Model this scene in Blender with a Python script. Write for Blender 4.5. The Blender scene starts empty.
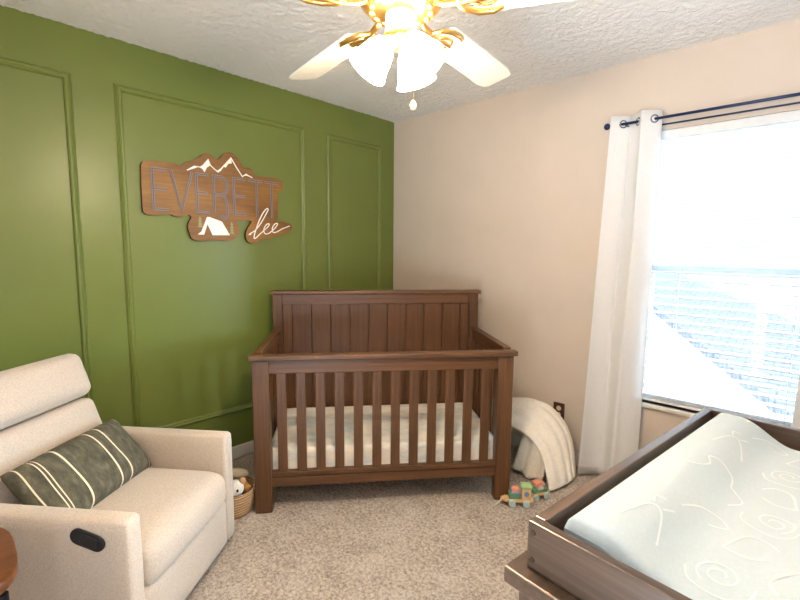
import bpy, bmesh, math, random
from mathutils import Vector, Matrix, noise as mnoise
random.seed(7)
SC = bpy.context.scene
COL = SC.collection
PI = math.pi
def R(d): return math.radians(d)

# ------------------------------------------------------------------ view, camera
SC.view_settings.view_transform = 'Standard'
SC.view_settings.look = 'None'
SC.view_settings.exposure = 1.40
SC.view_settings.gamma = 1.0
cam = bpy.data.objects.new('camera', bpy.data.cameras.new('camera'))
COL.objects.link(cam)
rt = Vector((0.72811629, 0.68540755, 0.00794737)); up = Vector((-0.08332701, 0.07699902, 0.99354303)); fw = Vector((-0.68036996, 0.7240771, -0.1131772))
m = Matrix.Identity(4)
for i in range(3):
    m[i][0] = rt[i]; m[i][1] = up[i]; m[i][2] = -fw[i]
m.translation = Vector((2.7446, -2.8313, 1.3924))
cam.matrix_world = m
cam.data.sensor_width = 36.0
cam.data.lens = 450.8131 / 800 * 36
cam.data.clip_start = 0.02
SC.camera = cam

# ------------------------------------------------------------------ materials
def lin(c):
    return tuple(((v / 255) / 12.92 if v / 255 <= .04045 else ((v / 255 + .055) / 1.055) ** 2.4) for v in c)
def base(name):
    mt = bpy.data.materials.new(name); mt.use_nodes = True
    nt = mt.node_tree; b = nt.nodes['Principled BSDF']
    return mt, nt, b
def N(nt, t, **kw):
    n = nt.nodes.new(t)
    for k, v in kw.items():
        if k in n.inputs: n.inputs[k].default_value = v
        else: setattr(n, k, v)
    return n
def coords(nt, scale=(1, 1, 1), which='Object', rot=(0, 0, 0)):
    tc = N(nt, 'ShaderNodeTexCoord'); mp = N(nt, 'ShaderNodeMapping')
    mp.inputs['Scale'].default_value = scale; mp.inputs['Rotation'].default_value = rot
    nt.links.new(tc.outputs[which], mp.inputs['Vector'])
    return mp.outputs['Vector']
def ramp(nt, fac, stops, interp='LINEAR'):
    r = N(nt, 'ShaderNodeValToRGB'); cr = r.color_ramp; cr.interpolation = interp
    while len(cr.elements) < len(stops): cr.elements.new(.5)
    for e, (p, c) in zip(cr.elements, stops):
        e.position = p; e.color = (*c, 1)
    nt.links.new(fac, r.inputs['Fac']); return r.outputs['Color']
def bump(nt, b, height, strength=.3, dist=.01):
    bp = N(nt, 'ShaderNodeBump'); bp.inputs['Strength'].default_value = strength; bp.inputs['Distance'].default_value = dist
    nt.links.new(height, bp.inputs['Height']); nt.links.new(bp.outputs['Normal'], b.inputs['Normal'])
def noise(nt, vec, scale, detail=3, rough=.55):
    n = N(nt, 'ShaderNodeTexNoise'); n.inputs['Scale'].default_value = scale; n.inputs['Detail'].default_value = detail
    n.inputs['Roughness'].default_value = rough
    nt.links.new(vec, n.inputs['Vector']); return n.outputs['Fac']
def plain(name, c, rough=.5, metal=0, spec=None, var=.06, vs=18):
    mt, nt, b = base(name); l = lin(c)
    f = noise(nt, coords(nt), vs, 2)
    nt.links.new(ramp(nt, f, [(.3, tuple(v * (1 - var) for v in l)), (.7, tuple(min(1, v * (1 + var)) for v in l))]), b.inputs['Base Color'])
    b.inputs['Roughness'].default_value = rough; b.inputs['Metallic'].default_value = metal
    if spec is not None: b.inputs['Specular IOR Level'].default_value = spec
    return mt
def wood(name, axis, dark, mid, light, rough=.42, grain=26, spec=.5, coat=0):
    mt, nt, b = base(name)
    s = [grain] * 3; s['xyz'.index(axis)] = 1.3
    v = coords(nt, tuple(s))
    f1 = noise(nt, v, 1.6, 6, .62)
    s2 = [130] * 3; s2['xyz'.index(axis)] = 4
    f2 = noise(nt, coords(nt, tuple(s2)), 1.0, 3)
    mx = N(nt, 'ShaderNodeMix', data_type='FLOAT'); mx.inputs[0].default_value = .35
    nt.links.new(f1, mx.inputs[2]); nt.links.new(f2, mx.inputs[3])
    nt.links.new(ramp(nt, mx.outputs[0], [(.3, lin(dark)), (.5, lin(mid)), (.72, lin(light))]), b.inputs['Base Color'])
    b.inputs['Roughness'].default_value = rough; b.inputs['Specular IOR Level'].default_value = spec
    b.inputs['Coat Weight'].default_value = coat; b.inputs['Coat Roughness'].default_value = .2
    bump(nt, b, f2, .08, .002)
    return mt
def fabric(name, c, c2=None, rough=.9, weave=420, st=.25, dist=.002, sheen=.2):
    mt, nt, b = base(name); c2 = c2 or tuple(v * .9 for v in c)
    f = noise(nt, coords(nt, (1, 1, .35)), weave, 2)
    g = noise(nt, coords(nt, (.35, .35, 1)), weave, 2)
    mx = N(nt, 'ShaderNodeMix', data_type='FLOAT'); mx.inputs[0].default_value = .5
    nt.links.new(f, mx.inputs[2]); nt.links.new(g, mx.inputs[3])
    nt.links.new(ramp(nt, mx.outputs[0], [(.38, lin(c2)), (.62, lin(c))]), b.inputs['Base Color'])
    b.inputs['Roughness'].default_value = rough; b.inputs['Sheen Weight'].default_value = sheen
    b.inputs['Specular IOR Level'].default_value = .2
    bump(nt, b, mx.outputs[0], st, dist)
    return mt
def emit(name, c, strength):
    mt, nt, b = base(name)
    b.inputs['Base Color'].default_value = (*c, 1); b.inputs['Emission Color'].default_value = (*c, 1)
    b.inputs['Emission Strength'].default_value = strength; b.inputs['Roughness'].default_value = .3
    return mt

M = {}
def wall_paint(name, c, rough, spec=.4, st=.06):
    mt, nt, b = base(name); l = lin(c); v = coords(nt)
    f = noise(nt, v, 3, 3)
    nt.links.new(ramp(nt, f, [(.3, tuple(x * .97 for x in l)), (.7, tuple(x * 1.03 for x in l))]), b.inputs['Base Color'])
    b.inputs['Roughness'].default_value = rough; b.inputs['Specular IOR Level'].default_value = spec
    bump(nt, b, noise(nt, v, 160, 2), st, .002)
    return mt
M['green'] = wall_paint('green_satin_paint', (108, 121, 56), .36, .5, .05)
M['beige'] = wall_paint('beige_eggshell_paint', (211, 197, 183), .6, .3)
M['white_trim'] = wall_paint('white_trim_paint', (228, 224, 214), .35, .5, .02)
# stomped ceiling
mt, nt, b = base('stomped_ceiling_texture'); v = coords(nt)
b.inputs['Base Color'].default_value = (*lin((248, 246, 244)), 1); b.inputs['Roughness'].default_value = .9
nA = noise(nt, v, 26, 6, .68); vo = N(nt, 'ShaderNodeTexVoronoi', feature='DISTANCE_TO_EDGE'); vo.inputs['Scale'].default_value = 18
wv = N(nt, 'ShaderNodeTexNoise'); wv.inputs['Scale'].default_value = 9; nt.links.new(v, wv.inputs['Vector'])
mv = N(nt, 'ShaderNodeMix', data_type='RGBA'); mv.inputs[0].default_value = .12
nt.links.new(v, mv.inputs[6]); nt.links.new(wv.outputs['Color'], mv.inputs[7]); nt.links.new(mv.outputs[2], vo.inputs['Vector'])
mm = N(nt, 'ShaderNodeMath', operation='MULTIPLY_ADD'); mm.inputs[1].default_value = .5
nt.links.new(vo.outputs['Distance'], mm.inputs[0]); nt.links.new(nA, mm.inputs[2])
bump(nt, b, mm.outputs[0], .7, .03)
M['ceiling'] = mt
# plush carpet
mt, nt, b = base('plush_carpet'); v = coords(nt)
fa = noise(nt, v, 70, 4, .75); fb = noise(nt, v, 6, 4); fc = noise(nt, v, 330, 2)
mx = N(nt, 'ShaderNodeMix', data_type='FLOAT'); mx.inputs[0].default_value = .45
nt.links.new(fa, mx.inputs[2]); nt.links.new(fc, mx.inputs[3])
mx2 = N(nt, 'ShaderNodeMix', data_type='FLOAT'); mx2.inputs[0].default_value = .13
nt.links.new(mx.outputs[0], mx2.inputs[2]); nt.links.new(fb, mx2.inputs[3])
nt.links.new(ramp(nt, mx2.outputs[0], [(.39, lin((128, 104, 84))), (.48, lin((210, 186, 162))), (.56, lin((252, 240, 224)))]), b.inputs['Base Color'])
b.inputs['Roughness'].default_value = 1; b.inputs['Specular IOR Level'].default_value = .1; b.inputs['Sheen Weight'].default_value = .3
bump(nt, b, mx.outputs[0], 1, .03)
M['carpet'] = mt
for ax in 'xyz':
    M['crib_' + ax] = wood('brown_crib_wood_' + ax, ax, (64, 41, 22), (92, 60, 34), (115, 78, 47))
    M['dress_' + ax] = wood('walnut_tray_wood_' + ax, ax, (56, 42, 33), (80, 62, 50), (104, 84, 70), .28, coat=.5)
mt, nt, b = base('crib_sheet_cloth'); f = noise(nt, coords(nt, (6, 14, 14)), 1.2, 3)
nt.links.new(ramp(nt, f, [(.36, lin((244, 236, 222))), (.5, lin((236, 232, 222))), (.6, lin((216, 220, 218))), (.68, lin((240, 234, 222)))]), b.inputs['Base Color']); b.inputs['Roughness'].default_value = .9
b.inputs['Specular IOR Level'].default_value = .2; M['sheet'] = mt
M['cover'] = fabric('pale_pad_cover', (186, 202, 211), (178, 195, 204), st=.1)
M['print'] = plain('white_line_print', (216, 224, 228), .8)
M['linen'] = fabric('oatmeal_linen', (208, 195, 180), (184, 171, 158), st=.25)
M['curtain'] = fabric('white_curtain_cloth', (232, 232, 232), (222, 222, 222), st=.15)
M['blanket'] = None
M['black'] = plain('black_plastic', (24, 24, 28), .4)
M['black_metal'] = plain('black_metal', (26, 28, 34), .45, .6)
M['navy'] = plain('dark_navy_metal', (30, 44, 84), .3, .3)
M['steel'] = plain('brushed_grommet_metal', (120, 122, 130), .3, .9)
M['brass'] = plain('polished_brass', (214, 172, 104), .3, 1)
M['fan_white'] = plain('fan_white_enamel', (238, 230, 214), .3)
M['white_vinyl'] = plain('white_vinyl', (190, 202, 214), .4)
M['slat'] = plain('white_blind_slat', (226, 228, 230), .45)
M['white'] = plain('matte_white_paint', (252, 249, 244), .6)
M['plate'] = plain('dark_brown_plate', (70, 42, 28), .4)
M['ivory'] = plain('ivory_plastic', (226, 210, 178), .4)
M['screw'] = plain('antique_screw_metal', (92, 72, 58), .35, .8)
M['sign'] = wood('stained_sign_board', 'y', (94, 60, 24), (132, 92, 42), (160, 118, 60), .5, 3.2)
M['sign_edge'] = plain('dark_sign_edge', (44, 30, 22), .7)  # sides and back of the board, darker than its face
M['letter'] = plain('blue_grey_letter_paint', (124, 128, 142), .6)
M['letter_in'] = plain('brown_letter_core', (120, 84, 56), .6)
M['sage'] = plain('sage_paint', (150, 152, 108), .7)
M['table_wood'] = wood('live_edge_wood', 'y', (62, 32, 12), (106, 58, 22), (142, 86, 36), .4, 7)
M['toy_wood'] = wood('pale_toy_wood', 'x', (206, 164, 116), (226, 188, 140), (240, 208, 164), .55)
M['toy_green'] = plain('toy_green', (104, 150, 110), .5)
M['toy_lightgreen'] = plain('toy_light_green', (164, 196, 136), .5)
M['toy_coral'] = plain('toy_coral', (238, 160, 132), .5)
M['toy_blue'] = plain('toy_blue', (130, 154, 190), .5)
M['toy_pale'] = plain('toy_pale_blue', (196, 214, 212), .5)
M['toy_white'] = plain('toy_white', (240, 234, 222), .5)
M['string'] = plain('white_string', (240, 232, 220), .9)
M['plush_white'] = fabric('white_plush', (246, 242, 234), weave=200, st=.4, dist=.004)
M['plush_grey'] = fabric('greige_plush', (186, 172, 150), weave=200, st=.4, dist=.004)
M['plush_gold'] = fabric('golden_plush', (196, 144, 76), weave=200, st=.4, dist=.004)
M['plush_tan'] = fabric('tan_plush', (206, 164, 122), weave=200, st=.4, dist=.004)
M['siding'] = plain('pale_siding', (232, 234, 236), .7)
M['ground'] = plain('bounce_white_ground', (235, 238, 242), .9)  # near ground whitened so it bounces daylight up to the ceiling
M['field'] = plain('pale_field', (96, 97, 98), .95, spec=.1)
M['shade'] = emit('glowing_frosted_glass', (1, .83, .63), 52)
M['bulb'] = emit('lit_bulb', (1, .84, .65), 60)
# woven basket
mt, nt, b = base('woven_rope'); wv = N(nt, 'ShaderNodeTexWave', bands_direction='Z'); wv.inputs['Scale'].default_value = 22; wv.inputs['Distortion'].default_value = 1.2
wv.inputs['Detail Scale'].default_value = 4
nt.links.new(coords(nt), wv.inputs['Vector'])
nt.links.new(ramp(nt, wv.outputs['Fac'], [(0, lin((160, 122, 84))), (1, lin((214, 180, 140)))]), b.inputs['Base Color']); b.inputs['Roughness'].default_value = .9
bump(nt, b, wv.outputs['Fac'], .6, .01); M['rope'] = mt
# knitted blanket
mt, nt, b = base('cream_gauze'); wv = N(nt, 'ShaderNodeTexNoise'); wv.inputs['Scale'].default_value = 60; wv.inputs['Detail'].default_value = 4
nt.links.new(coords(nt), wv.inputs['Vector'])
nt.links.new(ramp(nt, wv.outputs['Fac'], [(.3, lin((244, 236, 220))), (.7, lin((252, 247, 238)))]), b.inputs['Base Color']); b.inputs['Roughness'].default_value = .95
bump(nt, b, wv.outputs['Fac'], .5, .008); M['blanket'] = mt
# striped pillow cloth (stripes run across the length, along local y)
mt, nt, b = base('olive_striped_cloth')
tc = N(nt, 'ShaderNodeTexCoord'); sp = N(nt, 'ShaderNodeSeparateXYZ'); nt.links.new(tc.outputs['Object'], sp.inputs[0])
ma = N(nt, 'ShaderNodeMath', operation='ADD'); ma.inputs[1].default_value = .5; nt.links.new(sp.outputs['Y'], ma.inputs[0])
st = []
for c0, w in ((-.238, .004), (-.196, .006), (-.184, .003), (-.112, .007), (.042, .007), (.096, .006), (.236, .004)):
    st += [(c0 - w / 2 + .5, (1, 1, 1)), (c0 + w / 2 + .5, (0, 0, 0))]
mask = ramp(nt, ma.outputs[0], [(0, (0, 0, 0))] + st, 'CONSTANT')
f = noise(nt, coords(nt, (14, 30, 14)), 1.4, 5, .65)
colr = ramp(nt, f, [(.3, lin((60, 58, 45))), (.52, lin((88, 84, 67))), (.72, lin((116, 108, 89)))])
mx = N(nt, 'ShaderNodeMix', data_type='RGBA'); nt.links.new(mask, mx.inputs[0]); nt.links.new(colr, mx.inputs[6]); mx.inputs[7].default_value = (*lin((226, 210, 184)), 1)
nt.links.new(mx.outputs[2], b.inputs['Base Color']); b.inputs['Roughness'].default_value = .95
bump(nt, b, noise(nt, coords(nt), 300, 2), .3, .003); M['pillow'] = mt
# shingles
mt, nt, b = base('grey_shingles'); br = N(nt, 'ShaderNodeTexBrick'); br.inputs['Scale'].default_value = 3.2
br.inputs['Color1'].default_value = (.125, .132, .146, 1); br.inputs['Color2'].default_value = (.105, .112, .126, 1); br.inputs['Mortar'].default_value = (.07, .07, .085, 1); b.inputs['Specular IOR Level'].default_value = .1
br.inputs['Mortar Size'].default_value = .03
nt.links.new(coords(nt), br.inputs['Vector']); nt.links.new(br.outputs['Color'], b.inputs['Base Color']); b.inputs['Roughness'].default_value = .95; M['shingle'] = mt
# window glass
mt = bpy.data.materials.new('window_glass'); mt.use_nodes = True; nt = mt.node_tree; nt.nodes.clear()
o_ = N(nt, 'ShaderNodeOutputMaterial'); tr = N(nt, 'ShaderNodeBsdfTransparent'); gl = N(nt, 'ShaderNodeBsdfGlossy'); gl.inputs['Roughness'].default_value = .02
tr.inputs['Color'].default_value = (.94, .97, .98, 1)
mxs = N(nt, 'ShaderNodeMixShader'); mxs.inputs[0].default_value = .025
nt.links.new(tr.outputs[0], mxs.inputs[1]); nt.links.new(gl.outputs[0], mxs.inputs[2]); nt.links.new(mxs.outputs[0], o_.inputs['Surface']); M['glass'] = mt

# ------------------------------------------------------------------ mesh helpers
def T(loc=(0, 0, 0), rz=0, ry=0, rx=0):
    return Matrix.Translation(loc) @ Matrix.Rotation(rz, 4, 'Z') @ Matrix.Rotation(ry, 4, 'Y') @ Matrix.Rotation(rx, 4, 'X')
class B:
    def __init__(s): s.bm = bmesh.new()
    def _add(s, vs, fs, mtx=None, smooth=False, mi=0):
        bv = [s.bm.verts.new((mtx @ Vector(v)) if mtx else v) for v in vs]
        for f in fs:
            try:
                fc = s.bm.faces.new([bv[i] for i in f]); fc.smooth = smooth; fc.material_index = mi
            except ValueError: pass
        return bv
    def box(s, x0, x1, y0, y1, z0, z1, mtx=None, mi=0):
        v = [(x, y, z) for x in (x0, x1) for y in (y0, y1) for z in (z0, z1)]
        s._add(v, [(0, 1, 3, 2), (4, 6, 7, 5), (0, 4, 5, 1), (2, 3, 7, 6), (0, 2, 6, 4), (1, 5, 7, 3)], mtx, False, mi); return s
    def rbox(s, size, r, mtx=None, n=8, bulge=(0, 0, 0), mi=0):
        """rounded, optionally puffed box centred on the origin"""
        hx, hy, hz = [d / 2 for d in size]; h = (hx, hy, hz)
        vs = {}; V = []; F = []
        def key(p): return tuple(round(c, 5) for c in p)
        def vert(p):
            k = key(p)
            if k in vs: return vs[k]
            q = [0, 0, 0]; inner = [max(h[i] - r, 0) for i in range(3)]
            P = [p[i] * h[i] for i in range(3)]
            c = [max(-inner[i], min(inner[i], P[i])) for i in range(3)]
            d = Vector([P[i] - c[i] for i in range(3)])
            if d.length > 1e-9: d = d.normalized() * r
            q = [c[i] + d[i] for i in range(3)]
            for i in range(3):
                a, b_ = [j for j in range(3) if j != i]
                q[i] += bulge[i] * (p[i]) * (1 - p[a] ** 2) * (1 - p[b_] ** 2)
            vs[k] = len(V); V.append(tuple(q)); return vs[k]
        # denser sampling near the edges
        t = [math.sin((i / n - .5) * PI) * .5 + .5 for i in range(n + 1)]
        t = [-1 + 2 * x for x in t]
        for ax in range(3):
            a, b_ = [j for j in range(3) if j != ax]
            for sg in (-1, 1):
                for i in range(n):
                    for j in range(n):
                        q = []
                        for (ii, jj) in ((i, j), (i + 1, j), (i + 1, j + 1), (i, j + 1)):
                            p = [0, 0, 0]; p[ax] = sg; p[a] = t[ii]; p[b_] = t[jj]; q.append(vert(p))
                        flip = (sg > 0) == (ax == 1)
                        F.append(tuple(q[::-1]) if flip else tuple(q))
        s._add(V, F, mtx, True, mi); return s
    def lathe(s, prof, mtx=None, n=24, smooth=True, mi=0, close=False):
        V = []; F = []; k = len(prof)
        for i in range(n):
            a = 2 * PI * i / n
            for (r, z) in prof: V.append((r * math.cos(a), r * math.sin(a), z))
        for i in range(n):
            for j in range(k - 1 if not close else k):
                j2 = (j + 1) % k; i2 = (i + 1) % n
                F.append((i * k + j, i2 * k + j, i2 * k + j2, i * k + j2))
        bv = s._add(V, F, mtx, smooth, mi)
        bmesh.ops.remove_doubles(s.bm, verts=bv, dist=1e-6); return s
    def cyl(s, p0, p1, r0, r1=None, n=16, mi=0, smooth=True):
        r1 = r0 if r1 is None else r1
        p0 = Vector(p0); p1 = Vector(p1); d = p1 - p0; L = d.length
        q = d.to_track_quat('Z', 'Y').to_matrix().to_4x4()
        V = []; F = []
        for i in range(n):
            a = 2 * PI * i / n
            V.append((r0 * math.cos(a), r0 * math.sin(a), 0)); V.append((r1 * math.cos(a), r1 * math.sin(a), L))
        for i in range(n): F.append((2 * i, 2 * ((i + 1) % n), 2 * ((i + 1) % n) + 1, 2 * i + 1))
        mtx = Matrix.Translation(p0) @ q
        s._add(V, F, mtx, smooth, mi)
        s._add([V[2 * i] for i in range(n)][::-1], [tuple(range(n))], mtx, False, mi)
        s._add([V[2 * i + 1] for i in range(n)], [tuple(range(n))], mtx, False, mi); return s
    def tube(s, pts, r, n=8, mi=0, closed=False):
        P = [Vector(p) for p in pts]; V = []; F = []; k = len(P); up_ = Vector((.13, .21, .97))
        for i, p in enumerate(P):
            d = (P[(i + 1) % k] if (closed or i < k - 1) else p) - (P[i - 1] if (closed or i > 0) else p)
            d.normalize(); x = d.cross(up_); 
            if x.length < 1e-4: x = d.cross(Vector((1, 0, 0)))
            x.normalize(); y = d.cross(x)
            rr = r[i] if isinstance(r, (list, tuple)) else r
            for j in range(n):
                a = 2 * PI * j / n; V.append(p + x * rr * math.cos(a) + y * rr * math.sin(a))
        for i in range(k if closed else k - 1):
            i2 = (i + 1) % k
            for j in range(n): F.append((i * n + j, i * n + (j + 1) % n, i2 * n + (j + 1) % n, i2 * n + j))
        if not closed: F.append(tuple(range(n))[::-1]); F.append(tuple((k - 1) * n + j for j in range(n)))
        s._add(V, F, None, True, mi); return s
    def ball(s, c, rx, ry=None, rz=None, n=16, mtx=None, mi=0):
        ry = ry or rx; rz = rz or rx
        pr = [(math.sin(PI * i / n), -math.cos(PI * i / n)) for i in range(n + 1)]
        mm_ = Matrix.Translation(c) @ Matrix.Diagonal((rx, ry, rz, 1))
        s.lathe(pr, (mtx @ mm_) if mtx else mm_, n * 2, True, mi); return s
    def grid(s, fn, nu, nv, mi=0, smooth=True, wrapu=False):
        V = [fn(i / nu, j / nv) for i in range(nu + (0 if wrapu else 1)) for j in range(nv + 1)]
        w = nv + 1; F = []
        for i in range(nu):
            i2 = (i + 1) % nu if wrapu else i + 1
            for j in range(nv): F.append((i * w + j, i2 * w + j, i2 * w + j + 1, i * w + j + 1))
        s._add(V, F, None, smooth, mi); return s
    def prism(s, poly, d0, d1, to3, mi=0, mi_side=None, smooth=False):
        """extrude a 2D polygon; to3(u, v, d) gives the 3D point"""
        n = len(poly); V = [to3(u, v, d0) for u, v in poly] + [to3(u, v, d1) for u, v in poly]
        bv = [s.bm.verts.new(v) for v in V]
        fs = []
        f = s.bm.faces.new(bv[n:]); f.material_index = mi; fs.append(f)
        f = s.bm.faces.new(bv[:n][::-1]); f.material_index = mi if mi_side is None else mi_side; fs.append(f)
        for i in range(n):
            f = s.bm.faces.new([bv[i], bv[(i + 1) % n], bv[n + (i + 1) % n], bv[n + i]])
            f.material_index = mi if mi_side is None else mi_side; f.smooth = smooth; fs.append(f)
        return s
    def stroke(s, pts, w, d0, d1, to3, mi=0, closed=False):
        """a ribbon of width w along a 2D polyline, extruded in depth"""
        P = [Vector(p) for p in pts]; k = len(P); Ls = []; Rs = []
        for i in range(k):
            a = P[i - 1] if (i > 0 or closed) else P[i]; c = P[(i + 1) % k] if (i < k - 1 or closed) else P[i]
            d1_ = (P[i] - a); d2_ = (c - P[i])
            if d1_.length < 1e-9: d1_ = d2_
            if d2_.length < 1e-9: d2_ = d1_
            d1_.normalize(); d2_.normalize(); t = (d1_ + d2_)
            t = d1_ if t.length < 1e-6 else t.normalized()
            nrm = Vector((-t.y, t.x)); cosv = max(.45, nrm.dot(Vector((-d1_.y, d1_.x))))
            Ls.append(P[i] + nrm * w / 2 / cosv); Rs.append(P[i] - nrm * w / 2 / cosv)
        for i in range(k if closed else k - 1):
            j = (i + 1) % k
            q = [Rs[i], Rs[j], Ls[j], Ls[i]]
            V = [to3(p.x, p.y, d0) for p in q] + [to3(p.x, p.y, d1) for p in q]
            s._add(V, [(4, 5, 6, 7), (3, 2, 1, 0), (0, 1, 5, 4), (1, 2, 6, 5), (2, 3, 7, 6), (3, 0, 4, 7)], None, False, mi)
        return s
    def build(s, name, mats, parent=None, bevel=0, seg=2, sub=0, solid=0, merge=False, loc=None, ang=35):
        if merge: bmesh.ops.remove_doubles(s.bm, verts=s.bm.verts[:], dist=1e-5)
        bmesh.ops.recalc_face_normals(s.bm, faces=s.bm.faces[:])
        me = bpy.data.meshes.new(name); s.bm.to_mesh(me); s.bm.free()
        for mt_ in (mats if isinstance(mats, (list, tuple)) else [mats]): me.materials.append(mt_)
        o = bpy.data.objects.new(name, me); COL.objects.link(o)
        if parent is not None: o.parent = parent
        if loc is not None: o.location = loc
        if solid:
            md = o.modifiers.new('solid', 'SOLIDIFY'); md.thickness = solid; md.offset = 0
        if bevel:
            md = o.modifiers.new('bevel', 'BEVEL'); md.width = bevel; md.segments = seg; md.limit_method = 'ANGLE'; md.angle_limit = R(ang)
        if sub:
            md = o.modifiers.new('sub', 'SUBSURF'); md.levels = sub; md.render_levels = sub
        return o
def tag(o, label, cat, group=None):
    o['label'] = label; o['category'] = cat
    if group: o['group'] = group
    return o
def thing(name, label, cat, loc, rz=0, group=None):
    o = bpy.data.objects.new(name, None); COL.objects.link(o); o.empty_display_size = .1
    o.location = loc; o.rotation_euler = (0, 0, rz)
    return tag(o, label, cat, group)
def struct(o): o['kind'] = 'structure'; return o
def dup(o, parent=None):
    c = o.copy(); COL.objects.link(c)
    if parent is not None: c.parent = parent
    for ch in o.children: dup(ch, c)
    return c

# ------------------------------------------------------------------ room shell
H = 2.45; RX = 3.14; BY = -3.30
WX0, WX1, WZ0, WZ1 = 1.985, 2.84, .515, 2.045       # window opening
# carpet: a slab whose top is a fine grid of small pile tufts
cb = B(); cb.box(-.12, RX + .12, BY - .12, .14, -.1, -.012)
def pile(u, v):
    x = RX * u; y = BY * (1 - v)
    h = mnoise.noise((x * 62, y * 62, 0)) * .5 + mnoise.noise((x * 118, y * 118, 3)) * .5
    return (x, y, -.0028 + .0056 * max(-1, min(1, h * 1.7)))
cb.grid(pile, 330, 340); struct(cb.build('floor', M['carpet']))
# ceiling: slab with a hand-stomped plaster relief
cb = B(); cb.box(-.12, RX + .12, BY - .12, .14, H + .002, H + .1)
def stomp(u, v):
    x = RX * u; y = BY * (1 - v)
    q = mnoise.noise((x * 7, y * 7, 5)) * .12
    a = 1 - abs(mnoise.noise((x * 19 + q * 9, y * 19 - q * 7, 1))) * 2.6
    b_ = mnoise.noise((x * 48, y * 48, 2))
    return (x, y, H - .0052 * max(0, a) * (.6 + .8 * b_) - .0012 * b_)
cb.grid(stomp, 340, 350); struct(cb.build('ceiling', M['ceiling']))
struct(B().box(-.12, 0, BY, .14, 0, H).build('wall_left', M['green']))
w = B(); D = .14
w.box(0, WX0, 0, D, 0, H).box(WX1, RX, 0, D, 0, H).box(WX0, WX1, 0, D, 0, WZ0).box(WX0, WX1, 0, D, WZ1, H)
struct(w.build('wall_back', M['beige']))
struct(B().box(RX, RX + .12, BY, D, 0, H).build('wall_right', M['beige']))
DX0, DX1, DZ = 2.22, 3.02, 2.03                       # unseen doorway, added to let fill light in behind the camera
w = B(); w.box(-.12, DX0, BY - .12, BY, 0, H).box(DX1, RX + .12, BY - .12, BY, 0, H).box(DX0, DX1, BY - .12, BY, DZ, H)
struct(w.build('wall_front', M['beige']))
w = B(); w.box(DX0 - .06, DX0, BY, BY + .016, 0, DZ + .06).box(DX1, DX1 + .06, BY, BY + .016, 0, DZ + .06).box(DX0, DX1, BY, BY + .016, DZ, DZ + .06)
struct(w.build('trim_4', M['white_trim'], bevel=.003))
def baseb(name, x0, x1, y0, y1):
    struct(B().box(x0, x1, y0, y1, 0, .088).build(name, M['white_trim'], bevel=.006))
baseb('baseboard_left', 0, .014, BY, 0)
baseb('baseboard_back', .014, RX, -.014, 0)
baseb('baseboard_right', RX - .014, RX, BY, -.014)
baseb('baseboard_front', .014, DX0 - .06, BY, BY + .014)
def frame_trim(name, y0, y1, z0, z1):
    # picture-frame moulding: swept stepped profile around the rectangle
    prof = [(0, 0), (.002, .008), (.008, .012), (.012, .016), (.02, .012), (.027, .013), (.033, .009), (.036, 0)]
    bld = B(); k = len(prof); V = []
    for (sy, sz) in ((0, 0), (1, 0), (1, 1), (0, 1)):
        for (d, h) in prof:
            yy = y0 + d if sy == 0 else y1 - d; zz = z0 + d if sz == 0 else z1 - d
            V.append((h, yy, zz))
    F = []
    for i in range(4):
        i2 = (i + 1) % 4
        for j in range(k - 1): F.append((i * k + j, i2 * k + j, i2 * k + j + 1, i * k + j + 1))
    bld._add(V, F); struct(bld.build(name, M['green']))
frame_trim('trim_1', -3.12, -2.258, .318, 2.226)
frame_trim('trim_2', -2.078, -.910, .318, 2.226)
frame_trim('trim_3', -.715, -.155, .318, 2.226)

# ------------------------------------------------------------------ window
win = bpy.data.objects.new('window_1', None); COL.objects.link(win); struct(win); win.location = (0, 0, 0)
f = B(); y0, y1 = .085, .13
f.box(WX0, WX0 + .035, y0, y1, WZ0, WZ1).box(WX1 - .035, WX1, y0, y1, WZ0, WZ1).box(WX0, WX1, y0, y1, WZ0, WZ0 + .04).box(WX0, WX1, y0, y1, WZ1 - .04, WZ1)
struct(f.build('window_frame', M['white_vinyl'], win, bevel=.003))
struct(B().box(WX0 + .03, WX1 - .03, .075, .118, 1.262, 1.312).build('meeting_rail', M['white_vinyl'], win, bevel=.004))
struct(B().box(WX0 + .035, WX1 - .035, .108, .112, 1.312, WZ1 - .04).build('upper_pane', M['glass'], win))
struct(B().box(WX0 + .035, WX1 - .035, .098, .102, WZ0 + .04, 1.262).build('lower_pane', M['glass'], win))
struct(B().box(WX0 - .035, WX1 + .035, -.028, .085, WZ0 - .022, WZ0).build('window_sill', M['white_trim'], win, bevel=.006))

bl = thing('window_blind', 'white horizontal slat blind filling the window recess', 'blind', ((WX0 + WX1) / 2, .03, WZ0))
hw = (WX1 - WX0) / 2 - .006; hh = WZ1 - WZ0
B().box(-hw, hw, -.028, .03, hh - .05, hh - .001).build('headrail', M['slat'], bl, bevel=.004)
B().box(-hw, hw, -.025, .025, .012, .028).build('bottom_rail', M['slat'], bl, bevel=.004)
s = B(); zz = .068
while zz < hh - .06:
    t = R(3)
    s.box(-hw, hw, -.0235, .0235, -.002, .002, T((0, 0, zz), 0, 0, t)); zz += .0462
s.build('slats', M['slat'], bl)
for k in range(3): B().box(-hw + .0, hw, -.0235, .0235, .032 + k * .0085, .035 + k * .0085).build('stacked_slat', M['slat'], bl)
for x in (-.25, .25):
    B().tube([(x, -.026, .02), (x, -.026, hh - .04)], .0012, 6).tube([(x, .026, .02), (x, .026, hh - .04)], .0012, 6).build('ladder_cord', M['slat'], bl)

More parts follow.
